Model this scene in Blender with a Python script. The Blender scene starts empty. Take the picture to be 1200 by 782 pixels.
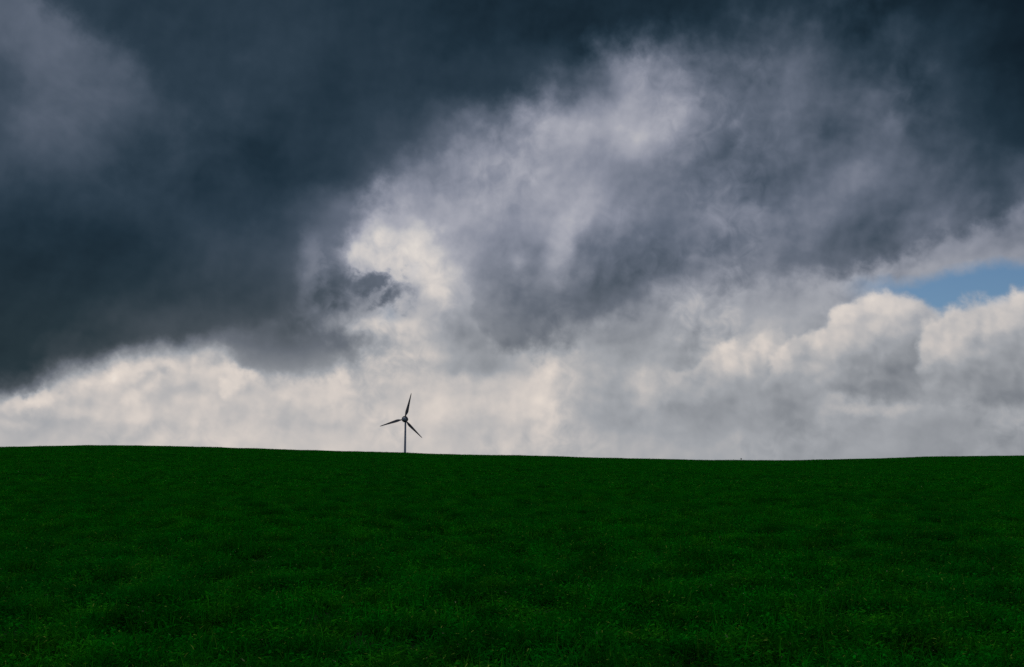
import bpy, bmesh, math, random
import numpy as np
from mathutils import Vector, Euler, Matrix, noise

random.seed(11)
rng = np.random.default_rng(11)
scene = bpy.context.scene
C = scene.collection
R = math.radians

# ------------------------------------------------------------------ camera
EYE = 1.7
FOC = 1167.0                      # focal length in photograph pixels (35 mm lens on a 36 mm frame)
CX, CY, HORIZON = 600.0, 391.0, 560.0
PITCH = math.atan((HORIZON - CY) / FOC)

cam_d = bpy.data.cameras.new('camera')
cam_d.lens = 35.0
cam_d.sensor_width = 36.0 * 1200 / 1200 * (1200 / (FOC * 36 / 35.0))
cam_d.clip_start = 0.1
cam_d.clip_end = 30000
cam = bpy.data.objects.new('camera', cam_d)
C.objects.link(cam)
cam.location = (0, 0, EYE)
cam.rotation_euler = (math.pi / 2 + PITCH, 0, 0)
scene.camera = cam


def sky_dir(px, py):
    """azimuth and elevation (degrees) of a bearing read off the photograph"""
    x, u = (px - CX) / FOC, -(py - CY) / FOC
    cp, sp = math.cos(PITCH), math.sin(PITCH)
    d = (x, cp - u * sp, sp + u * cp)
    return math.degrees(math.atan2(d[0], d[1])), math.degrees(math.atan2(d[2], math.hypot(d[0], d[1])))


def sky_pix(az, el):
    a, e = R(az), R(el)
    d = (math.sin(a) * math.cos(e), math.cos(a) * math.cos(e), math.sin(e))
    cp, sp = math.cos(PITCH), math.sin(PITCH)
    f = d[1] * cp + d[2] * sp
    u = -d[1] * sp + d[2] * cp
    return CX + FOC * d[0] / f, CY - FOC * u / f


# ------------------------------------------------------------------ node helpers
class Tree:
    def __init__(self, nt):
        self.nt = nt

    def node(self, kind, **kw):
        n = self.nt.nodes.new(kind)
        for k, v in kw.items():
            setattr(n, k, v)
        return n

    def put(self, sock, val):
        if isinstance(val, bpy.types.NodeSocket):
            self.nt.links.new(val, sock)
        elif val is not None:
            sock.default_value = val

    def math(self, op, a, b=None, c=None, clamp=False):
        n = self.node('ShaderNodeMath', operation=op, use_clamp=clamp)
        for s, v in zip(n.inputs, (a, b, c)):
            self.put(s, v)
        return n.outputs[0]

    def vec(self, op, a, b=None, scale=None):
        n = self.node('ShaderNodeVectorMath', operation=op)
        self.put(n.inputs[0], a)
        self.put(n.inputs[1], b)
        if scale is not None:
            self.put(n.inputs['Scale'], scale)
        return n.outputs['Value'] if op in ('DOT_PRODUCT', 'LENGTH') else n.outputs['Vector']

    def xyz(self, x, y, z=0.0):
        n = self.node('ShaderNodeCombineXYZ')
        for s, v in zip(n.inputs, (x, y, z)):
            self.put(s, v)
        return n.outputs[0]

    def step(self, x, a, b, to0=0.0, to1=1.0, kind='SMOOTHSTEP'):
        n = self.node('ShaderNodeMapRange', interpolation_type=kind)
        self.put(n.inputs['Value'], x)
        self.put(n.inputs['From Min'], a)
        self.put(n.inputs['From Max'], b)
        self.put(n.inputs['To Min'], to0)
        self.put(n.inputs['To Max'], to1)
        return n.outputs['Result']

    def mix(self, f, a, b):
        n = self.node('ShaderNodeMix', data_type='FLOAT')
        self.put(n.inputs['Factor'], f)
        self.put(n.inputs['A'], a)
        self.put(n.inputs['B'], b)
        return n.outputs['Result']

    def mixc(self, f, a, b, blend='MIX'):
        n = self.node('ShaderNodeMix', data_type='RGBA', blend_type=blend)
        self.put(n.inputs[0], f)
        self.put(n.inputs[6], a)
        self.put(n.inputs[7], b)
        return n.outputs[2]

    def noise(self, v, scale, detail=5.0, rough=0.55, dist=0.0, lac=2.0, kind='FBM'):
        n = self.node('ShaderNodeTexNoise', noise_dimensions='3D', noise_type=kind)
        self.put(n.inputs['Vector'], v)
        for k, val in (('Scale', scale), ('Detail', detail), ('Roughness', rough), ('Distortion', dist), ('Lacunarity', lac)):
            n.inputs[k].default_value = val
        return n

    def ramp(self, x, stops):
        n = self.node('ShaderNodeValToRGB')
        cr = n.color_ramp
        while len(cr.elements) < len(stops):
            cr.elements.new(0.5)
        for e, (p, c) in zip(cr.elements, stops):
            e.position = p
            e.color = (*c, 1)
        self.put(n.inputs[0], x)
        return n.outputs[0]

    def curve(self, x, pts):
        n = self.node('ShaderNodeFloatCurve')
        cu = n.mapping.curves[0]
        pts = sorted(pts)
        cu.points[0].location = pts[0]
        cu.points[1].location = pts[-1]
        for p in pts[1:-1]:
            cu.points.new(*p)
        n.mapping.update()
        self.put(n.inputs['Value'], x)
        return n.outputs[0]


def lin(*rgb):
    out = []
    for v in rgb:
        v /= 255.0
        out.append(v / 12.92 if v <= 0.04045 else ((v + 0.055) / 1.055) ** 2.4)
    return tuple(out)


# ------------------------------------------------------------------ sky
SUN_EL, SUN_AZ = 38.0, -14.0      # ahead of the camera, up behind the dark cloud deck

# how bright the cloud is along lines of roughly equal height (bearing, brightness in percent)
ROWS = {
    -120: [(0, 30), (200, 20), (500, 15), (800, 12), (1200, 9)],
    0: [(0, 36), (30, 38), (55, 37), (100, 33), (160, 28), (240, 20), (300, 20), (400, 19), (500, 15), (600, 10), (700, 8), (800, 8), (900, 12), (1000, 13), (1100, 11), (1200, 7)],
    50: [(0, 35), (50, 39), (110, 35), (160, 31), (240, 20), (300, 18), (400, 18), (500, 17), (600, 14), (690, 14), (740, 20), (800, 17), (850, 22), (900, 34), (950, 32), (1000, 24), (1100, 16), (1200, 10)],
    100: [(0, 28), (50, 36), (100, 34), (150, 31), (190, 26), (250, 20), (300, 20), (400, 19), (500, 19), (600, 21), (650, 30), (700, 52), (750, 59), (790, 57), (830, 42), (900, 39), (950, 37), (1000, 27), (1060, 27), (1100, 25), (1150, 17), (1200, 12)],
    150: [(0, 26), (50, 34), (100, 34), (150, 30), (200, 24), (300, 19), (400, 19), (500, 28), (560, 48), (600, 60), (650, 67), (700, 67), (750, 62), (800, 54), (850, 42), (900, 38), (950, 35), (1000, 34), (1050, 37), (1100, 25), (1150, 20), (1200, 14)],
    200: [(0, 24), (100, 25), (200, 19), (300, 17), (400, 20), (450, 30), (500, 47), (550, 58), (600, 63), (650, 61), (700, 54), (750, 47), (800, 45), (850, 42), (900, 35), (950, 41), (1000, 42), (1050, 39), (1100, 33), (1150, 24), (1200, 18)],
    250: [(0, 18), (100, 17), (200, 17), (300, 20), (350, 28), (400, 42), (450, 62), (500, 63), (550, 56), (600, 58), (650, 61), (700, 50), (750, 45), (800, 47), (850, 47), (900, 41), (950, 43), (1000, 42), (1050, 38), (1100, 34), (1150, 33), (1200, 36)],
    300: [(0, 16), (100, 17), (200, 19), (300, 25), (350, 30), (385, 50), (420, 78), (460, 82), (500, 78), (550, 55), (600, 50), (650, 56), (700, 43), (750, 42), (800, 40), (850, 40), (900, 40), (950, 38), (1000, 35), (1050, 37), (1100, 55), (1150, 66), (1200, 62)],
    350: [(0, 15), (100, 17), (200, 21), (300, 25), (350, 30), (400, 42), (450, 58), (480, 68), (510, 74), (550, 62), (600, 47), (650, 42), (700, 39), (750, 42), (800, 56), (850, 60), (900, 58), (950, 62), (1000, 66), (1050, 68), (1100, 66), (1150, 66), (1200, 68)],
    400: [(0, 15), (100, 20), (200, 30), (300, 38), (350, 43), (400, 53), (430, 74), (470, 77), (520, 63), (570, 49), (620, 46), (680, 56), (750, 57), (800, 62), (850, 63), (900, 68), (950, 68), (1000, 66), (1050, 66), (1100, 66), (1150, 66), (1200, 66)],
    430: [(0, 17), (60, 20), (95, 40), (115, 76), (120, 79), (200, 82), (260, 79), (300, 66), (350, 61), (400, 66), (450, 75), (500, 70), (550, 65), (600, 70), (640, 80), (700, 65), (750, 62), (800, 62), (850, 68), (900, 66), (950, 66), (1000, 64), (1050, 62), (1100, 64), (1150, 62), (1200, 58)],
    460: [(0, 22), (35, 40), (60, 80), (100, 81), (150, 80), (200, 80), (250, 83), (300, 85), (350, 84), (400, 82), (450, 80), (500, 81), (550, 79), (600, 83), (650, 76), (700, 68), (750, 67), (800, 69), (850, 66), (900, 65), (950, 64), (1000, 61), (1050, 59), (1100, 60), (1150, 59), (1200, 56)],
    490: [(0, 77), (50, 76), (100, 74), (150, 76), (200, 78), (300, 81), (350, 81), (400, 78), (450, 77), (500, 78), (550, 79), (600, 81), (650, 74), (700, 65), (750, 64), (800, 64), (900, 62), (950, 62), (1000, 62), (1050, 59), (1100, 59), (1150, 60), (1200, 59)],
    525: [(0, 77), (100, 73), (200, 73), (300, 76), (400, 75), (500, 74), (600, 73), (700, 70), (800, 66), (870, 64), (900, 62), (1000, 61), (1100, 61), (1200, 59)],
    560: [(0, 77), (200, 74), (400, 76), (600, 74), (800, 66), (1000, 62), (1200, 60)],
}
# lower edge of the dark deck
DECK = [(-200, 500), (0, 465), (60, 450), (100, 434), (150, 422), (200, 417), (260, 404), (310, 396), (345, 385), (375, 345), (388, 300), (420, 258),
        (470, 215), (515, 190), (545, 165), (600, 140), (650, 118), (680, 84), (720, 64), (790, 64), (830, 58), (880, 36),
        (950, 8), (1030, 4), (1080, 60), (1100, 120), (1140, 190), (1180, 240), (1230, 262), (1400, 290)]
# upper edge of the paler patch in the deck
LAV = [(-300, -260), (40, -10), (62, 15), (95, 45), (120, 62), (150, 72), (165, 88), (172, 112), (205, 120), (260, 125), (400, 140), (1400, 200)]
# lower edge of the middle grey cloud
MID = [(-200, 120), (330, 180), (420, 255), (485, 258), (515, 280), (545, 330), (560, 385), (590, 412), (630, 408), (680, 388), (740, 368), (800, 345), (860, 335),
       (920, 338), (980, 325), (1040, 315), (1080, 302), (1110, 286), (1150, 270), (1200, 262), (1400, 250)]
# tops of the white cumulus heaps
HEAP_FAR = [(-200, 700), (640, 560), (720, 520), (780, 470), (820, 430), (850, 402), (890, 388), (920, 400), (935, 440), (1000, 470), (1400, 470)]
HEAP = [(-200, 700), (820, 600), (870, 520), (900, 440), (915, 412), (940, 396), (960, 392), (985, 366), (1010, 350), (1036, 342), (1062, 348),
        (1085, 358), (1100, 368), (1180, 420), (1240, 600), (1400, 700)]
HEAP_NEAR = [(-200, 700), (1010, 620), (1050, 490), (1078, 410), (1094, 380), (1112, 362), (1140, 354), (1160, 360), (1180, 350), (1200, 338), (1230, 335), (1400, 330)]
HEAP_LEFT = [(-200, 462), (0, 462), (40, 458), (75, 462), (95, 440), (130, 425), (170, 420), (210, 416), (250, 410), (280, 424), (310, 446), (360, 462),
             (420, 480), (470, 560), (1400, 700)]

A0, A1 = -36.0, 36.0


def lerp_list(pts, x):
    return float(np.interp(x, [p[0] for p in pts], [p[1] for p in pts]))


def row_value(px, py):
    ys = sorted(ROWS)
    py = min(max(py, ys[0]), ys[-1])
    for a, b in zip(ys, ys[1:]):
        if a <= py <= b:
            t = (py - a) / (b - a)
            return lerp_list(ROWS[a], px) * (1 - t) + lerp_list(ROWS[b], px) * t


def build_sky():
    w = bpy.data.worlds.new('World')
    scene.world = w
    w.use_nodes = True
    nt = w.node_tree
    nt.nodes.clear()
    T = Tree(nt)
    d = T.vec('NORMALIZE', T.node('ShaderNodeTexCoord').outputs['Generated'])
    s = T.node('ShaderNodeSeparateXYZ')
    T.put(s.inputs[0], d)
    az = T.math('MULTIPLY', T.math('ARCTAN2', s.outputs[0], s.outputs[1]), 180 / math.pi)
    el = T.math('MULTIPLY', T.math('ARCSINE', s.outputs[2]), 180 / math.pi)
    P = T.xyz(az, el)                                 # sky coordinates in degrees

    def oblique(v, off=(0.0, 0.0, 0.0)):
        m = T.node('ShaderNodeMapping', vector_type='POINT')
        T.put(m.inputs['Vector'], v)
        m.inputs['Rotation'].default_value = (0.62, 0.47, 0.55)
        m.inputs['Location'].default_value = off
        return m.outputs[0]

    N = oblique(P, (13.0, 4.0, 7.0))                  # the same, turned off the noise lattice

    # slow billowing warp of everything
    wn = T.noise(N, 0.20, 6, 0.56)
    warp = T.vec('SUBTRACT', wn.outputs['Color'], (0.5, 0.5, 0.5))
    wf = T.noise(N, 0.75, 5, 0.55)
    warpf = T.vec('SUBTRACT', wf.outputs['Color'], (0.5, 0.5, 0.5))
    # soft warp of the brightness layout
    Pw = T.vec('ADD', P, T.vec('ADD', T.vec('SCALE', warp, scale=2.0), T.vec('SCALE', warpf, scale=1.15)))
    sw = T.node('ShaderNodeSeparateXYZ')
    T.put(sw.inputs[0], Pw)
    u = T.step(sw.outputs[0], A0, A1, kind='LINEAR')
    e = sw.outputs[1]

    els = [-0.5, 1.2, 2.6, 4.0, 5.4, 6.6, 8.0, 10.2, 12.6, 15.0, 17.4, 19.8, 22.4, 25.5, 30.0]
    azs = np.linspace(A0, A1, 44)

    def field(clampf):
        out = None
        prev = None
        for k, E in enumerate(els):
            pts = []
            for a in azs:
                px, py = sky_pix(a, E)
                py = clampf(px, py)
                pts.append(((a - A0) / (A1 - A0), row_value(px, py) / 100))
            c = T.curve(u, pts)
            out = c if out is None else T.mix(T.step(e, prev, E), out, c)
            prev = E
        return out

    def edge(pts, sy=1.0):
        """elevation of a cloud edge as a curve over the bearing"""
        q = [sky_dir(*p) for p in pts]
        xs, ys = [a for a, b in q], [b for a, b in q]
        return [((a - A0) / (A1 - A0), (float(np.interp(a, xs, ys)) + 20) / 60) for a in np.linspace(A0, A1, 60)]

    def above(pts, amp, ampf, soft, soft2=None, raw=False):
        """1 above the edge, 0 below it, edge torn by the noise"""
        Q = T.vec('ADD', P, T.vec('ADD', T.vec('SCALE', warp, scale=amp), T.vec('SCALE', warpf, scale=ampf)))
        q = T.node('ShaderNodeSeparateXYZ')
        T.put(q.inputs[0], Q)
        c = T.curve(T.step(q.outputs[0], A0, A1, kind='LINEAR'), edge(pts))
        c = T.math('MULTIPLY_ADD', c, 60.0, -20.0)
        dd = T.math('SUBTRACT', q.outputs[1], c)
        return T.step(dd, soft if raw else -soft, soft2 if soft2 is not None else soft), dd

    def after(v, L):
        """v, but evaluated only once L is known (keeps the shader's working memory small)"""
        return T.vec('ADD', v, T.math('MULTIPLY', L, 1e-7))

    def touches(L, items):
        """lighter and darker lumps of cloud"""
        for (px, py, rx, ry, ang, dl) in items:
            a_, e_ = sky_dir(px, py)
            m = T.node('ShaderNodeMapping', vector_type='TEXTURE')
            T.put(m.inputs['Vector'], after(Pw, L))
            m.inputs['Location'].default_value = (a_, e_, 0)
            m.inputs['Rotation'].default_value = (0, 0, R(ang))
            m.inputs['Scale'].default_value = (rx / 20.4 * 1.9, ry / 20.4 * 1.9, 1.0)
            L = T.math('ADD', L, T.step(T.vec('LENGTH', m.outputs[0]), 1.0, 0.0, 0.0, dl))
        return L

    # brightness of the three cloud decks
    back = field(lambda px, py: max(py, lerp_list(MID, px) + 16, lerp_list(DECK, px) + 16))
    mid = field(lambda px, py: min(max(py, lerp_list(DECK, px) + 14), max(lerp_list(MID, px) - 12, lerp_list(DECK, px) + 14)))
    deck = field(lambda px, py: min(py, lerp_list(DECK, px) - 28))

    # fine structure
    calm = T.step(el, 1.0, 4.5, 0.6, 1.0)             # the murk near the horizon is smoother
    fine = T.math('MULTIPLY', calm, T.math('SUBTRACT', T.noise(N, 0.22, 5, 0.52, 0.25).outputs['Fac'], 0.5))
    Pl = oblique(T.vec('ADD', P, (0.28, -0.34, 0.0)), (13.0, 4.0, 7.0))           # a step away from the light, for relief

    def puff(v, sc):
        vn = T.vec('ADD', v, T.vec('SCALE', warpf, scale=0.9))
        n = T.node('ShaderNodeTexVoronoi', feature='SMOOTH_F1', voronoi_dimensions='2D', normalize=True)
        T.put(n.inputs['Vector'], vn)
        n.inputs['Scale'].default_value = sc
        n.inputs['Detail'].default_value = 2.0
        n.inputs['Roughness'].default_value = 0.4
        n.inputs['Smoothness'].default_value = 0.6
        return T.math('SUBTRACT', 1.0, n.outputs['Distance'])

    relief = T.math('SUBTRACT', puff(N, 0.34), puff(oblique(T.vec('ADD', P, (0.45, -0.55, 0.0)), (13.0, 4.0, 7.0)), 0.34))
    bulge = T.math('SUBTRACT', T.noise(N, 0.22, 5, 0.5, 0.5).outputs['Fac'], 0.5)
    nfa = T.noise(N, 0.30, 4, 0.45).outputs['Fac']
    nfb = T.noise(Pl, 0.30, 4, 0.45).outputs['Fac']
    frel = T.math('MULTIPLY', calm, T.math('SUBTRACT', nfa, nfb))

    L = T.math('ADD', back, T.math('MULTIPLY', fine, 0.26))
    L = T.math('ADD', L, T.math('MULTIPLY', frel, 0.40))
    small = T.math('SUBTRACT', T.noise(N, 0.85, 5, 0.55, 0.8).outputs['Fac'], 0.5)
    patchy = T.step(T.noise(oblique(P, (3.0, 31.0, 5.0)), 0.16, 2, 0.5).outputs['Fac'], 0.38, 0.62)
    patchy = T.math('MULTIPLY', patchy, calm)
    small = T.math('MULTIPLY', small, patchy)
    relief2 = T.math('SUBTRACT', puff(N, 0.62), puff(oblique(T.vec('ADD', P, (0.25, -0.32, 0.0)), (13.0, 4.0, 7.0)), 0.62))
    L = T.math('ADD', L, T.math('MULTIPLY', small, 0.28))
    L = T.math('ADD', L, T.math('MULTIPLY', T.math('MULTIPLY', relief2, patchy), 0.22))
    # blue gap
    # cumulus heaps: bright shoulders, grey bodies
    blue = T.math('MULTIPLY', above([(-200, 330), (900, 350), (960, 352), (1000, 352), (1040, 349), (1100, 370), (1200, 350), (1400, 340)], 0.5, 0.6, 0.5)[0],
                  T.step(az, 18.0, 22.5))
    hole = T.math('MULTIPLY', blue, T.math('SUBTRACT', 1.0, above([(-200, 200), (980, 322), (1040, 332), (1080, 330), (1120, 318), (1160, 310), (1200, 307), (1400, 300)], 1.2, 1.0, 0.45)[0]))
    # two faint thin places in the bright gap
    for (px, py, r, k) in ((452, 372, 1.0, 0.14), (490, 322, 0.8, 0.12), (215, 410, 0.9, 0.12)):
        a_, e_ = sky_dir(px, py)
        dist = T.vec('LENGTH', T.vec('SUBTRACT', Pw, (a_, e_, 0)))
        n = T.node('ShaderNodeMath')
        hole = T.math('MAXIMUM', hole, T.math('MULTIPLY', T.step(dist, r, 0.0), k))

    def heap(L, hole, pts, grey, bright, depth, amp=1.0, ampf=2.0, soft=0.35, fade=None):
        m, dd = above(pts, amp, ampf, soft)
        m = T.math('SUBTRACT', 1.0, m)
        deep = T.math('MULTIPLY', dd, -1.0)
        body = T.mix(T.step(T.math('ADD', deep, T.math('MULTIPLY', bulge, 5.0)), -0.8, depth), bright, grey)
        body = T.math('ADD', body, T.math('MULTIPLY', relief, 0.35))
        body = T.math('ADD', body, T.math('MULTIPLY', frel, 0.4))
        body = T.math('ADD', body, T.math('MULTIPLY', fine, 0.10))
        # the foot of the heap dissolves into the murk near the horizon
        m2 = T.math('MULTIPLY', m, T.step(el, fade[0], fade[1])) if fade else m
        return T.mix(m2, L, body), T.math('MULTIPLY', hole, T.math('SUBTRACT', 1.0, m))

    Pc = T.vec('ADD', P, T.vec('ADD', T.vec('SCALE', warp, scale=1.0), T.vec('SCALE', warpf, scale=1.7)))

    def lobes(L, items):
        """rounded heads of a cumulus, lit from the upper left, dissolving below"""
        for (px, py, r, hi, lo) in items:
            a_, e_ = sky_dir(px, py)
            rr = r / 20.4
            q = T.vec('SCALE', T.vec('SUBTRACT', after(Pc, L), (a_, e_, 0)), scale=1.0 / rr)
            dist = T.vec('LENGTH', q)
            lit = T.vec('DOT_PRODUCT', q, (-0.62, 0.78, 0))
            m = T.math('MULTIPLY', T.step(dist, 1.12, 0.70), T.step(lit, -0.75, 0.25))
            val = T.step(lit, -0.7, 1.0, lo, hi)
            val = T.math('ADD', val, T.math('ADD', T.math('MULTIPLY', fine, 0.22), T.math('ADD', T.math('MULTIPLY', relief2, 0.30), T.math('MULTIPLY', frel, 0.22))))
            L = T.mix(m, L, val)
        return L

    L, hole = heap(L, hole, HEAP_FAR, 0.62, 0.72, 2.6, soft=0.7, fade=(2.4, 5.0))
    L = lobes(L, [(905, 412, 26, .76, .64), (862, 420, 26, .76, .62), (832, 440, 24, .74, .62), (878, 440, 34, .72, .60), (800, 462, 26, .70, .62)])
    L, hole = heap(L, hole, HEAP, 0.58, 0.76, 5.4, soft=0.45, fade=(4.0, 8.2))
    L = lobes(L, [(1038, 376, 34, .82, .68), (1072, 384, 30, .76, .62), (1000, 384, 30, .81, .68), (968, 412, 30, .80, .66), (930, 424, 28, .79, .66),
                  (1012, 420, 46, .74, .60), (1050, 436, 46, .66, .54), (960, 452, 40, .70, .60)])
    L, hole = heap(L, hole, HEAP_NEAR, 0.56, 0.75, 4.8, soft=0.45, fade=(4.6, 8.6))
    L = lobes(L, [(1226, 372, 44, .80, .64), (1180, 382, 36, .80, .62), (1140, 388, 34, .80, .64), (1108, 396, 28, .80, .66), (1098, 420, 26, .78, .66), (1128, 412, 30, .77, .64), (1150, 430, 34, .72, .58),
                  (1180, 430, 44, .66, .54), (1230, 440, 50, .64, .52), (1110, 452, 26, .68, .58)])
    L, hole = heap(L, hole, HEAP_LEFT, 0.74, 0.79, 2.0, amp=1.8, ampf=1.3, soft=0.8, fade=(1.0, 4.2))
    L = lobes(L, [(24, 482, 20, .83, .74), (60, 476, 24, .84, .74), (112, 446, 24, .84, .74), (150, 436, 28, .85, .75), (205, 436, 26, .84, .75), (248, 430, 26, .86, .76),
                  (170, 468, 26, .80, .74), (285, 452, 24, .85, .76)])
    L = touches(L, [(640, 432, 16, 14, 0, .09), (628, 472, 14, 30, 0, .06), (758, 458, 12, 14, 0, .09), (700, 472, 40, 24, 0, -.05),
                    (845, 414, 24, 16, 0, .09), (895, 402, 20, 12, 0, .07), (1010, 484, 45, 7, 5, .10), (1180, 480, 18, 12, 0, .10),
                    (1045, 440, 36, 28, 0, -.07), (1160, 440, 40, 26, 0, -.06), (920, 470, 60, 20, 0, -.04), (780, 492, 60, 18, 0, -.04),
                    (150, 438, 50, 14, 0, .06), (50, 472, 40, 8, -8, .07), (26, 497, 14, 6, 0, .07), (80, 498, 70, 20, 0, -.05),
                    (170, 446, 16, 6, 30, -.10), (190, 436, 12, 5, -30, -.08), (380, 490, 60, 20, 0, -.03), (160, 485, 18, 12, 0, .06),
                    (560, 500, 50, 16, 0, -.04), (530, 450, 40, 10, 10, .04)])
    # middle grey mass
    m, dd = above(MID, 2.0, 2.8, 0.6, 1.0)
    ml = T.math('ADD', mid, T.math('MULTIPLY', fine, 0.34))
    ml = T.math('ADD', ml, T.math('MULTIPLY', frel, 0.36))
    ml = T.math('ADD', ml, T.math('MULTIPLY', small, 0.20))
    ml = touches(ml, [(735, 75, 28, 16, 0, .05), (805, 120, 14, 24, 0, .05), (655, 292, 15, 42, -22, .14), (602, 312, 12, 18, 0, .12), (690, 240, 30, 20, 0, .06),
                      (560, 250, 40, 25, 0, .07), (1045, 155, 14, 10, 0, .08), (1010, 200, 40, 20, 0, .06), (920, 215, 40, 28, 0, -.08), (830, 195, 50, 30, 0, -.05),
                      (720, 330, 70, 18, 10, -.06), (578, 350, 28, 36, 0, -.07), (990, 328, 60, 12, 15, -.05), (1185, 265, 10, 12, 0, .12),
                      (960, 260, 30, 20, 0, .05), (890, 260, 40, 14, 0, .04), (1150, 288, 50, 9, 12, .13), (870, 110, 50, 30, 0, .03)])
    L = T.mix(m, L, ml)
    hole = T.math('MULTIPLY', hole, T.math('SUBTRACT', 1.0, m))

    L = touches(L, [(505, 292, 36, 14, -25, .04), (490, 345, 14, 12, 30, -.08), (470, 268, 20, 8, -10, -.07), (520, 372, 26, 12, -30, -.07), (440, 380, 34, 12, 0, .10), (525, 330, 24, 30, 20, .06), (415, 300, 16, 12, 0, .05)])
    # grey fringe hanging under the deck's right end
    a_, e_ = sky_dir(345, 412)
    q = T.vec('DIVIDE', T.vec('SUBTRACT', T.vec('ADD', P, T.vec('ADD', T.vec('SCALE', warp, scale=2.4), T.vec('SCALE', warpf, scale=2.4))), (a_, e_, 0)), (4.8, 1.7, 1.0))
    sc = T.step(T.vec('LENGTH', q), 1.25, 0.35)
    L = T.mix(T.math('MULTIPLY', sc, 0.92), L, T.math('ADD', T.step(el, 4.0, 8.5, 0.60, 0.36), T.math('MULTIPLY', fine, 0.25)))
    hole = T.math('MULTIPLY', hole, T.math('SUBTRACT', 1.0, sc))

    # small dark scud in front of the bright gap
    a_, e_ = sky_dir(430, 341)
    Q = T.vec('ADD', P, T.vec('ADD', T.vec('SCALE', warp, scale=2.4), T.vec('SCALE', warpf, scale=3.6)))
    q = T.vec('DIVIDE', T.vec('SUBTRACT', Q, (a_, e_, 0)), (2.7, 0.95, 1.0))
    sc = T.step(T.math('ADD', T.vec('LENGTH', q), T.math('MULTIPLY', small, 1.6)), 1.25, 0.35)
    L = T.mix(T.math('MULTIPLY', sc, 0.85), L, T.math('ADD', 0.33, T.math('MULTIPLY', fine, 0.35)))
    hole = T.math('MULTIPLY', hole, T.math('SUBTRACT', 1.0, sc))

    L = touches(L, [(352, 315, 26, 60, 0, -.15), (385, 345, 24, 20, 0, -.03)])
    # dark deck overhead
    soft = T.math('ADD', T.step(az, -19.0, -9.0, 0.8, 1.3), T.step(az, 6.0, 18.0, 0.0, 0.9))
    m, dd = above(DECK, 1.9, T.step(az, -16.0, -8.0, 1.2, 2.6), T.math('MULTIPLY', soft, -1.0), T.math('MULTIPLY', soft, 1.7), raw=True)
    veil, _ = above(LAV, 2.4, 2.2, 0.8, 1.8)
    veil = T.math('MULTIPLY', veil, T.step(az, -9.0, -15.0))
    dl = T.math('ADD', deck, T.math('MULTIPLY', fine, T.math('MULTIPLY', T.step(az, -12.0, -20.0, 0.0, 0.16), T.step(el, 11.0, 17.0))))
    dl = T.mix(veil, dl, 0.205)
    dl = T.math('ADD', dl, T.math('MULTIPLY', fine, 0.10))
    dl = T.math('ADD', dl, T.math('MULTIPLY', frel, 0.14))
    L = T.mix(m, L, dl)
    hole = T.math('MULTIPLY', hole, T.math('SUBTRACT', 1.0, m))

    # the rest of the sky, round to the back and overhead: broken grey cloud
    other = T.step(T.noise(d, 2.2, 7, 0.55, 0.4).outputs['Fac'], 0.3, 0.72, 0.24, 0.80)
    away = T.math('MAXIMUM', T.step(T.math('ABSOLUTE', az), 34.0, 62.0), T.step(el, 30.0, 62.0))
    L = T.mix(away, L, other)
    hole = T.math('MULTIPLY', hole, T.math('SUBTRACT', 1.0, away))

    L = T.math('MAXIMUM', L, 0.09)
    stops = [(0.06, (12, 22, 32)), (0.11, (21, 36, 47)), (0.16, (32, 49, 62)), (0.22, (46, 62, 76)), (0.30, (67, 80, 95)),
             (0.42, (99, 108, 124)), (0.55, (136, 141, 156)), (0.66, (166, 168, 179)), (0.75, (192, 191, 194)),
             (0.82, (212, 207, 204)), (0.90, (231, 224, 216)), (1.0, (246, 241, 236))]
    col = T.ramp(L, [(p, lin(*c)) for p, c in stops])
    lows = [(0.10, (25, 38, 46)), (0.18, (40, 54, 61)), (0.30, (73, 81, 88)), (0.42, (103, 109, 118)), (0.55, (138, 142, 148)),
            (0.64, (160, 163, 168)), (0.72, (184, 182, 182)), (0.80, (210, 202, 196)), (0.88, (229, 218, 208)), (1.0, (243, 236, 228))]
    coll = T.ramp(L, [(p, lin(*c)) for p, c in lows])
    col = T.mixc(T.step(el, 15.0, 6.0), col, coll)        # less lavender in the low light over the fields

    sky = T.node('ShaderNodeTexSky', sky_type='NISHITA')
    sky.sun_disc = False
    sky.sun_elevation = R(SUN_EL)
    sky.sun_rotation = R(SUN_AZ)
    sky.air_density = 1.0
    sky.dust_density = 0.3
    sky.ozone_density = 3.0
    bsky = T.node('ShaderNodeBackground')
    T.put(bsky.inputs[0], T.mixc(1.0, sky.outputs[0], (0.74, 0.90, 1.02, 1), 'MULTIPLY'))
    bsky.inputs[1].default_value = 0.05
    bcl = T.node('ShaderNodeBackground')
    T.put(bcl.inputs[0], col)
    bcl.inputs[1].default_value = 1.0
    ms = T.node('ShaderNodeMixShader')
    T.put(ms.inputs[0], hole)
    T.put(ms.inputs[1], bcl.outputs[0])
    T.put(ms.inputs[2], bsky.outputs[0])
    out = T.node('ShaderNodeOutputWorld')
    T.put(out.inputs[0], ms.outputs[0])
    w.cycles.sampling_method = 'MANUAL'
    w.cycles.sample_map_resolution = 256


build_sky()

sun_d = bpy.data.lights.new('sun', 'SUN')
sun_d.energy = 0.9
sun_d.angle = R(20)
sun_d.color = (1.0, 0.95, 0.88)
sun = bpy.data.objects.new('sun', sun_d)
C.objects.link(sun)
a, e = R(SUN_AZ), R(SUN_EL)
sd = Vector((math.sin(a) * math.cos(e), math.cos(a) * math.cos(e), math.sin(e)))
sun.rotation_euler = sd.to_track_quat('Z', 'Y').to_euler()
sun.location = sd * 300

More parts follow.
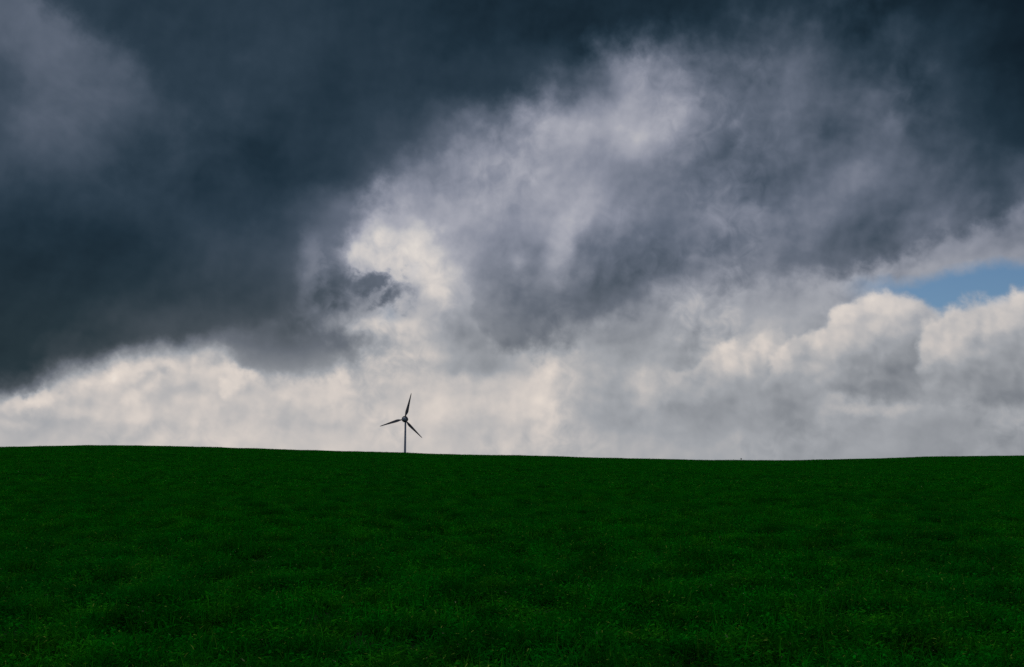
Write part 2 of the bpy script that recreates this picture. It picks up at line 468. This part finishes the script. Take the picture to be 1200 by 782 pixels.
# ------------------------------------------------------------------ terrain
CREST = 235.0
RIDGE = [(-900, 545), (-400, 534), (-150, 527), (0, 524), (80, 522.5), (150, 522), (230, 523), (300, 525.5), (400, 528), (475, 530.5), (600, 533), (700, 536), (800, 538.2),
         (870, 539), (940, 538.6), (1000, 537.6), (1060, 536), (1130, 534.4), (1200, 534), (1300, 533), (1500, 535), (2000, 545)]
_rx = np.array([(p[0] - CX) / FOC * 1.01 * CREST for p in RIDGE])
_rz = np.array([math.tan(R(sky_dir(*p)[1])) * CREST * math.hypot(1, (p[0] - CX) / FOC) + EYE for p in RIDGE])


def smooth(t):
    t = np.clip(t, 0, 1)
    return t * t * (3 - 2 * t)


def zterr(x, y):
    x = np.asarray(x, float)
    y = np.asarray(y, float)
    xe = x * CREST / np.maximum(y, 60.0) * smooth((y - 20) / 120) * 0.35 + x * (1 - 0.35 * smooth((y - 20) / 120))
    # rounded crest heights
    zc = sum(wt * np.interp(xe + o, _rx, _rz) for o, wt in ((-24, .08), (-16, .14), (-8, .18), (0, .2), (8, .18), (16, .14), (24, .08)))
    t = y / CREST
    up = np.where(t < 0.62, t * 1.15, 0)
    q = (t - 0.62) / 0.38
    up = np.where(t >= 0.62, 0.713 + 1.15 * 0.38 * (q - q * q / 2) * (0.287 / (1.15 * 0.19)), up)
    down = 1.0 - ((t - 1.0) * 1.0) ** 2 * 1.2
    far = 0.04 + 0.66 * np.exp(-(t - 1.5) * 1.6)
    s = np.where(t <= 1.0, up, np.where(t < 1.5, down, np.minimum(far, 1)))
    s = np.where(t < 0, t * 1.15 * np.exp(t), s)
    z = zc * s
    z = z + 0.10 * np.sin(x * 0.11 + 1.3) * np.sin(y * 0.083 + 0.4) + 0.05 * np.sin(x * 0.31 + y * 0.12) * np.sin(y * 0.27 - x * 0.05)
    return z - zoff


zoff = 0.0
CROP_TOP = 0.26
_d = np.linspace(90, 330, 481)
for _it in range(9):
    zoff = 0.0
    zoff = float(zterr(0.0, 0.0))
    for _k, _p in enumerate(RIDGE):
        _az, _el = [R(v) for v in sky_dir(*_p)]
        _x, _y = _d * math.sin(_az), _d * math.cos(_az)
        _e = np.max((zterr(_x, _y) + CROP_TOP - EYE) / _d)
        _rz[_k] += 0.45 * (math.tan(_el) - _e) * CREST


def link_mesh(name, verts, faces, mat, parent=None, smoothf=True):
    me = bpy.data.meshes.new(name)
    me.from_pydata([tuple(v) for v in verts], [], faces)
    me.update()
    if smoothf:
        me.polygons.foreach_set('use_smooth', [True] * len(me.polygons))
    if mat:
        me.materials.append(mat)
    o = bpy.data.objects.new(name, me)
    C.objects.link(o)
    o.parent = parent
    return o


def new_mat(name):
    m = bpy.data.materials.new(name)
    m.use_nodes = True
    m.node_tree.nodes.clear()
    return m, Tree(m.node_tree)


def soil_material():
    m, T = new_mat('field_soil')
    pos = T.node('ShaderNodeNewGeometry').outputs['Position']
    n1 = T.noise(pos, 0.9, 6, 0.6).outputs['Fac']
    n2 = T.noise(pos, 14.0, 5, 0.6).outputs['Fac']
    moss = T.mixc(n2, (0.001, 0.012, 0.001, 1), (0.002, 0.036, 0.002, 1))
    earth = T.mixc(n2, (0.003, 0.007, 0.002, 1), (0.006, 0.014, 0.004, 1))
    c = T.mixc(T.step(n1, 0.52, 0.66), moss, earth)
    b = T.node('ShaderNodeBsdfPrincipled')
    T.put(b.inputs['Base Color'], c)
    b.inputs['Roughness'].default_value = 0.95
    b.inputs['Specular IOR Level'].default_value = 0.1
    bp = T.node('ShaderNodeBump')
    bp.inputs['Strength'].default_value = 0.8
    bp.inputs['Distance'].default_value = 0.05
    T.put(bp.inputs['Height'], n2)
    T.put(b.inputs['Normal'], bp.outputs[0])
    o = T.node('ShaderNodeOutputMaterial')
    T.put(o.inputs[0], b.outputs[0])
    return m


def build_ground():
    def axis(n, k, far):
        t = np.linspace(-1, 1, n)
        v = np.sinh(t * k)
        return v / v[-1] * far
    xs = axis(281, 6.0, 9000)
    yn = np.concatenate([-np.geomspace(2, 3000, 40)[::-1], np.arange(0, 320, 2.0), np.geomspace(321, 12000, 70)])
    X, Y = np.meshgrid(xs, yn)
    Z = zterr(X, Y)
    V = np.stack([X, Y, Z], -1).reshape(-1, 3)
    nx, ny = len(xs), len(yn)
    F = [(j * nx + i, j * nx + i + 1, (j + 1) * nx + i + 1, (j + 1) * nx + i) for j in range(ny - 1) for i in range(nx - 1)]
    o = link_mesh('ground', V, F, soil_material())
    o['kind'] = 'structure'
    return o


build_ground()


# ------------------------------------------------------------------ crop
def leaf_material():
    m, T = new_mat('crop_leaf')
    att = T.node('ShaderNodeAttribute', attribute_name='tint').outputs['Fac']
    geo = T.node('ShaderNodeNewGeometry')
    rnd = geo.outputs['Random Per Island']
    n = T.noise(geo.outputs['Position'], 0.22, 4, 0.55).outputs['Fac']
    n2 = T.noise(geo.outputs['Position'], 1.7, 3, 0.6).outputs['Fac']
    g = T.mixc(rnd, (0.0012, 0.072, 0.0022, 1), (0.0036, 0.170, 0.0050, 1))
    g = T.mixc(T.step(n, 0.35, 0.68), g, (0.0016, 0.105, 0.0060, 1))
    g = T.mixc(T.math('MULTIPLY', T.step(n2, 0.46, 0.68), T.math('MULTIPLY', rnd, 0.65)), g, (0.040, 0.190, 0.004, 1))
    n3 = T.noise(T.vec('MULTIPLY', geo.outputs['Position'], (1.0, 0.8, 0.0)), 1.3, 6, 0.65).outputs['Fac']
    k = T.step(n3, 0.35, 0.65, 0.58, 1.45)
    k = T.math('MULTIPLY', k, T.step(rnd, 0.0, 1.0, 0.7, 1.3, 'LINEAR'))
    g = T.vec('SCALE', g, scale=k)
    g = T.mixc(T.step(att, 0.5, 0.8), g, (0.19, 0.32, 0.045, 1))
    g = T.mixc(T.step(att, 0.9, 1.0), g, (0.30, 0.32, 0.18, 1))
    b = T.node('ShaderNodeBsdfPrincipled')
    T.put(b.inputs['Base Color'], g)
    b.inputs['Roughness'].default_value = 0.6
    b.inputs['Specular IOR Level'].default_value = 0.0
    tr = T.node('ShaderNodeBsdfTranslucent')
    T.put(tr.inputs[0], T.mixc(1.0, g, (0.9, 1.3, 0.5, 1), 'MULTIPLY'))
    ms = T.node('ShaderNodeMixShader')
    ms.inputs[0].default_value = 0.25
    T.put(ms.inputs[1], b.outputs[0])
    T.put(ms.inputs[2], tr.outputs[0])
    o = T.node('ShaderNodeOutputMaterial')
    T.put(o.inputs[0], ms.outputs[0])
    return m


def tuft(seed, count=370, rad=0.30):
    """a handful of short crop: arching blades and small oval leaves"""
    r = random.Random(seed)
    V, F, tint = [], [], []

    def strip(base, d, side, L, wdt, droop, tv, segs=3):
        b0 = len(V)
        p = Vector(base)
        dirv = Vector(d)
        for k in range(segs + 1):
            t = k / segs
            ww = wdt * (0.55 + 0.45 * math.sin(math.pi * min(t * 1.3, 1) * 0.5 + 0.2)) * (1 - t ** 2.2 * 0.93)
            V.append(tuple(p - side * ww * 0.5))
            V.append(tuple(p + side * ww * 0.5))
            tint.extend((tv, tv))
            dirv = (dirv + Vector((0, 0, -droop / segs))).normalized()
            p = p + dirv * (L / segs)
        for k in range(segs):
            i = b0 + 2 * k
            F.append((i, i + 1, i + 3, i + 2))

    n = 0
    while n < count:
        ang, rr = r.uniform(0, 2 * math.pi), rad * math.sqrt(r.random())
        cx, cy = rr * math.cos(ang), rr * math.sin(ang)
        hh = r.uniform(0.75, 1.2)
        leafy = r.random() < 0.45
        for k in range(r.randint(5, 8)):
            a = r.uniform(0, 2 * math.pi)
            o = Vector((math.cos(a), math.sin(a), 0))
            tv = r.random() * 0.5
            if r.random() < 0.035:
                tv = r.uniform(0.55, 0.9)
            if r.random() < 0.002:
                tv = 1.0
            if leafy and k < 6:
                el = r.uniform(-0.1, 0.75)
                h = r.uniform(0.03, 0.12) * hh
                d = (o * math.cos(el) + Vector((0, 0, math.sin(el)))).normalized()
                side = d.cross(Vector((0, 0, 1))).normalized()
                side = (side + Vector((0, 0, r.uniform(-0.5, 0.5)))).normalized()
                strip((cx + o.x * 0.03, cy + o.y * 0.03, h), d, side, r.uniform(0.027, 0.052), r.uniform(0.013, 0.025) * (0.5 if tv > 0.5 else 1), 0.5, tv)
            else:
                tv = min(tv, 0.5 + 0.12 * r.random())
                el = r.uniform(0.6, 1.35)
                d = (o * math.cos(el) + Vector((0, 0, math.sin(el)))).normalized()
                side = d.cross(Vector((0, 0, 1))).normalized()
                strip((cx, cy, 0.0), d, side, r.uniform(0.09, 0.18) * hh, r.uniform(0.007, 0.013), r.uniform(0.5, 1.6), tv)
            n += 1
    return V, F, tint


def build_crop():
    V, F, tint, var = [], [], [], []
    NV = 7
    for k in range(NV):
        v, f, t = tuft(100 + k)
        b = len(V)
        V += v
        F += [tuple(i + b for i in q) for q in f]
        tint += t
        var += [k] * len(v)
    nleaf = len(V)
    rot, scl, pick = [], [], []
    pts = []

    def ring(y0, y1, sp, s, sz, half, margin):
        ys = np.arange(y0, y1, sp)
        for y in ys:
            w = max(y, 0) * half + margin
            for x in np.arange(-w, w, sp):
                px, py = x + rng.uniform(-0.5, 0.5) * sp, y + rng.uniform(-0.5, 0.5) * sp
                pts.append((px, py, s, sz))

    ring(-4.0, 42.0, 0.27, 1.0, 1.0, 0.66, 6.0)
    ring(42.0, 110.0, 0.74, 2.7, 1.3, 0.66, 5.0)
    ring(110.0, 262.0, 1.55, 5.4, 1.4, 0.66, 5.0)
    A = np.array(pts)
    Z = zterr(A[:, 0], A[:, 1])
    ex = (zterr(A[:, 0] + 0.3, A[:, 1]) - Z) / 0.3
    ey = (zterr(A[:, 0], A[:, 1] + 0.3) - Z) / 0.3
    keep = []
    for i, (x, y, s, sz) in enumerate(pts):
        wl = 1.0 if s < 2 else (0.5 if s < 4 else 0.27)
        n1 = noise.fractal(Vector((x * 1.5 * wl, y * 1.3 * wl, 3.1)), 0.75, 2.1, 4)
        n2 = noise.noise(Vector((x * 0.07, y * 0.05, 8.7)))
        h = 1.12 + 1.15 * n1 + 0.25 * n2
        if n1 < -0.27 and rng.random() < 0.9:
            continue
        if s > 2:
            h = 1.0 + (h - 1.0) * (0.75 if s < 4 else 0.5)
        h = min(max(h, 0.22), 2.2)
        keep.append(i)
        nrm = Vector((-ex[i], -ey[i], 1)).normalized()
        q = nrm.to_track_quat('Z', 'Y') @ Euler((0, 0, rng.uniform(0, 6.283))).to_quaternion()
        ro = q.to_euler()
        rot.append((ro.x, ro.y, ro.z))
        j = rng.uniform(0.85, 1.15)
        scl.append((s * j, s * j, sz * h))
        pick.append(int(rng.integers(0, NV)))
    P = [(pts[i][0], pts[i][1], float(Z[i])) for i in keep]
    npt = len(P)
    me = bpy.data.meshes.new('crop_plants')
    me.from_pydata(V + P, [], F)
    me.update()

    def attr(name, typ, data, key, dim):
        at = me.attributes.new(name, typ, 'POINT')
        at.data.foreach_set(key, np.array(data, dtype=np.float32 if typ != 'INT' else np.int32).ravel())

    z3 = [(0, 0, 0)] * nleaf
    attr('variant', 'INT', var + [-1] * npt, 'value', 1)
    attr('pick', 'INT', [0] * nleaf + pick, 'value', 1)
    attr('tint', 'FLOAT', tint + [0.0] * npt, 'value', 1)
    attr('rot', 'FLOAT_VECTOR', z3 + rot, 'vector', 3)
    attr('scl', 'FLOAT_VECTOR', z3 + scl, 'vector', 3)
    me.polygons.foreach_set('use_smooth', [True] * len(me.polygons))
    me.materials.append(leaf_material())
    o = bpy.data.objects.new('crop_plants', me)
    C.objects.link(o)
    o['kind'] = 'stuff'
    o['label'] = 'dense dark green low crop covering the whole rolling field'
    o['category'] = 'crop'

    ng = bpy.data.node_groups.new('sow_crop', 'GeometryNodeTree')
    ng.interface.new_socket('Geometry', in_out='INPUT', socket_type='NodeSocketGeometry')
    ng.interface.new_socket('Geometry', in_out='OUTPUT', socket_type='NodeSocketGeometry')
    nn, ll = ng.nodes.new, ng.links.new
    gi, go = nn('NodeGroupInput'), nn('NodeGroupOutput')

    def named(name, typ):
        a = nn('GeometryNodeInputNamedAttribute')
        a.data_type = typ
        a.inputs['Name'].default_value = name
        return a.outputs['Attribute']

    def pickvar(k):
        c = nn('FunctionNodeCompare')
        c.data_type = 'INT'
        c.operation = 'EQUAL'
        ii = [x for x in c.inputs if x.type == 'INT']
        ll(named('variant', 'INT'), ii[0])
        ii[1].default_value = k
        sp = nn('GeometryNodeSeparateGeometry')
        sp.domain = 'POINT'
        ll(gi.outputs[0], sp.inputs['Geometry'])
        ll(c.outputs[0], sp.inputs['Selection'])
        return sp.outputs['Selection']

    jn = nn('GeometryNodeJoinGeometry')
    for k in range(NV):
        gt = nn('GeometryNodeGeometryToInstance')
        ll(pickvar(k), gt.inputs[0])
        ll(gt.outputs[0], jn.inputs[0])
    ip = nn('GeometryNodeInstanceOnPoints')
    ll(pickvar(-1), ip.inputs['Points'])
    ll(jn.outputs[0], ip.inputs['Instance'])
    ip.inputs['Pick Instance'].default_value = True
    ll(named('pick', 'INT'), ip.inputs['Instance Index'])
    ll(named('rot', 'FLOAT_VECTOR'), ip.inputs['Rotation'])
    ll(named('scl', 'FLOAT_VECTOR'), ip.inputs['Scale'])
    ll(ip.outputs[0], go.inputs[0])
    md = o.modifiers.new('sow', 'NODES')
    md.node_group = ng
    print('crop tufts', npt)


build_crop()


# ------------------------------------------------------------------ wind turbine
def paint_material(name, colr, rough=0.45):
    m, T = new_mat(name)
    tc = T.node('ShaderNodeTexCoord').outputs['Object']
    n = T.noise(tc, 0.8, 5, 0.6).outputs['Fac']
    c = T.mixc(T.step(n, 0.4, 0.75), (*colr, 1), (*[v * 0.82 for v in colr], 1))
    b = T.node('ShaderNodeBsdfPrincipled')
    T.put(b.inputs['Base Color'], c)
    b.inputs['Roughness'].default_value = rough
    o = T.node('ShaderNodeOutputMaterial')
    T.put(o.inputs[0], b.outputs[0])
    return m


def lathe(profile, segs=40, axis='Z'):
    V, F = [], []
    for (r, h) in profile:
        for k in range(segs):
            a = 2 * math.pi * k / segs
            c, s = r * math.cos(a), r * math.sin(a)
            V.append((c, s, h) if axis == 'Z' else (c, h, s))
    for j in range(len(profile) - 1):
        for k in range(segs):
            k2 = (k + 1) % segs
            q = (j * segs + k, j * segs + k2, (j + 1) * segs + k2, (j + 1) * segs + k)
            F.append(q if axis == 'Z' else q[::-1])
    F.append(tuple(range(segs))[::-1] if axis == 'Z' else tuple(range(segs)))
    top = tuple((len(profile) - 1) * segs + k for k in range(segs))
    F.append(top if axis == 'Z' else top[::-1])
    return V, F


def blade_mesh(L):
    """aerofoil sections along +Z, root at z = 0; chord along X, thickness along Y"""
    V, F = [], []
    st = [(0.0, 0.50, 1.0, 0), (0.05, 0.50, 1.0, 0), (0.12, 0.95, 0.55, 16), (0.20, 1.55, 0.32, 15), (0.27, 1.68, 0.25, 12), (0.40, 1.42, 0.20, 8),
          (0.55, 1.12, 0.17, 5), (0.70, 0.84, 0.15, 3), (0.84, 0.60, 0.13, 1.5), (0.94, 0.42, 0.12, 0.5), (0.985, 0.26, 0.12, 0), (1.0, 0.08, 0.12, 0)]
    N = 20
    for (t, ch, th, tw) in st:
        for k in range(N):
            a = 2 * math.pi * k / N
            cx = math.cos(a)
            ch_ = ch * 1.5
            x = ch_ * (0.5 * cx + (0.18 if th < 0.9 else 0.0))
            y = ch_ * th * 0.5 * math.sin(a) * (1 if th > 0.9 else (0.55 + 0.45 * cx) ** 0.8 if cx > -0.999 else 0.05)
            c, s = math.cos(R(tw)), math.sin(R(tw))
            V.append((x * c - y * s, x * s + y * c, t * L))
    for j in range(len(st) - 1):
        for k in range(N):
            k2 = (k + 1) % N
            F.append((j * N + k, j * N + k2, (j + 1) * N + k2, (j + 1) * N + k))
    F.append(tuple(range(N))[::-1])
    F.append(tuple((len(st) - 1) * N + k for k in range(N)))
    return V, F


def build_turbine():
    D = 828.0
    az, el = sky_dir(475.2, 491.5)
    X = math.tan(R(az)) * D
    hub_z = EYE + math.tan(R(el)) * math.hypot(D, X)
    base_z = float(zterr(X, D))
    H = hub_z - base_z
    root = bpy.data.objects.new('wind_turbine', None)
    C.objects.link(root)
    root.location = (X, D, base_z)
    yaw = R(-13)                          # rotor turned a little towards the left of the camera
    root['label'] = 'grey three bladed wind turbine rising from behind the green hill'
    root['category'] = 'wind turbine'
    grey = paint_material('turbine_grey_paint', (0.20, 0.26, 0.37))
    dark = paint_material('blade_grey_paint', (0.06, 0.07, 0.09))
    shell = paint_material('nacelle_grey_paint', (0.22, 0.28, 0.35))

    prof = [(1.55, -1.0), (1.55, 0.0), (1.18, 3.0), (1.0, 9.0), (0.9, H * 0.5), (0.74, H - 2.5), (0.74, H - 1.9)]
    V, F = lathe(prof)
    tower = link_mesh('tower', V, F, grey, root)
    for z in (14.0, 27.0, 39.0):          # flange rings between tower sections
        r = float(np.interp(z, [p[1] for p in prof], [p[0] for p in prof]))
        V, F = lathe([(r - 0.05, z - 0.12), (r + 0.05, z - 0.10), (r + 0.05, z + 0.10), (r - 0.05, z + 0.12)])
        link_mesh('flange', V, F, grey, tower)
    bm = bmesh.new()
    bmesh.ops.create_cube(bm, size=1)
    bmesh.ops.scale(bm, vec=(0.9, 0.14, 2.1), verts=bm.verts)
    bmesh.ops.bevel(bm, geom=bm.edges, offset=0.05, segments=2, affect='EDGES')
    me = bpy.data.meshes.new('door')
    bm.to_mesh(me)
    bm.free()
    me.materials.append(dark)
    door = bpy.data.objects.new('door', me)
    C.objects.link(door)
    door.parent = tower
    door.location = (0, -1.20, 2.4)

    rotm = Matrix.Rotation(yaw, 4, 'Z')

    def place(o, parent=None):
        o.parent = parent or root
        return o
    # egg shaped nacelle, its axis along Y (towards the camera is -Y)
    V, F = lathe([(0.35, 3.9), (0.9, 3.6), (1.4, 2.9), (1.85, 1.8), (2.15, 0.4), (2.2, -0.6), (2.1, -1.2)], 40, 'Y')
    nac = link_mesh('nacelle', V, F, shell, root)
    nac.matrix_local = Matrix.Translation((0, 0, H)) @ rotm
    V, F = lathe([(0.05, 2.1), (0.05, 3.6)], 10)
    mast = link_mesh('anemometer_mast', V, F, dark, nac)
    mast.location = (0, 2.6, -0.4)
    V, F = lathe([(2.05, -1.22), (2.66, -1.34), (2.70, -1.7), (2.64, -2.15), (2.0, -2.25)], 48, 'Y')
    gen = link_mesh('generator_ring', V, F, dark, root)
    gen.matrix_local = Matrix.Translation((0, 0, H)) @ rotm
    V, F = lathe([(1.7, -2.26), (1.72, -3.0), (1.55, -3.6), (1.2, -4.15), (0.7, -4.5), (0.2, -4.62)], 40, 'Y')
    hub = link_mesh('hub', V, F, shell, root)
    hub.matrix_local = Matrix.Translation((0, 0, H)) @ rotm
    V, F = lathe([(0.16, -4.6), (0.42, -4.58), (0.40, -4.72), (0.15, -4.78)], 24, 'Y')
    cap = link_mesh('nose_cap', V, F, grey, hub)
    BL = 22.2
    bv, bf = blade_mesh(BL - 1.3)
    first = None
    for ang in (75.2, 195.2, 315.2):
        if first is None:
            o = link_mesh('blade', bv, bf, dark, root)
            first = o
        else:
            o = first.copy()
            C.objects.link(o)
            o.parent = root
        spin = Matrix.Rotation(R(90 - ang), 4, 'Y')
        o.matrix_local = Matrix.Translation((0, 0, H)) @ rotm @ Matrix.Translation((0, -2.9, 0)) @ spin @ Matrix.Translation((0, 0, 1.3)) @ Matrix.Rotation(R(6), 4, 'Z')
    print('turbine', X, base_z, H)


build_turbine()


# ------------------------------------------------------------------ marker post on the skyline
def build_post():
    az, el = sky_dir(868.5, 536.0)
    D = 229.0
    X = math.tan(R(az)) * D
    z = float(zterr(X, D))
    root = bpy.data.objects.new('marker_post', None)
    C.objects.link(root)
    root.location = (X, D, z)
    root['label'] = 'tiny dark post sticking up alone on the skyline right of centre'
    root['category'] = 'post'
    wood = paint_material('weathered_wood', (0.06, 0.055, 0.05), 0.9)
    V, F = lathe([(0.05, -0.3), (0.05, 0.5), (0.045, 0.80)], 12)
    link_mesh('stake', V, F, wood, root)
    V, F = lathe([(0.08, 0.66), (0.15, 0.70), (0.15, 0.86), (0.12, 0.92), (0.04, 0.94)], 16)
    link_mesh('cap', V, F, wood, root)


build_post()

# ------------------------------------------------------------------ look
vs = scene.view_settings
vs.view_transform = 'Standard'
vs.look = 'None'
vs.exposure = 0.0
vs.gamma = 1.0
vs.use_curve_mapping = False
cy = scene.cycles
cy.max_bounces = 6
cy.diffuse_bounces = 3
cy.transmission_bounces = 3
cy.use_denoising = False
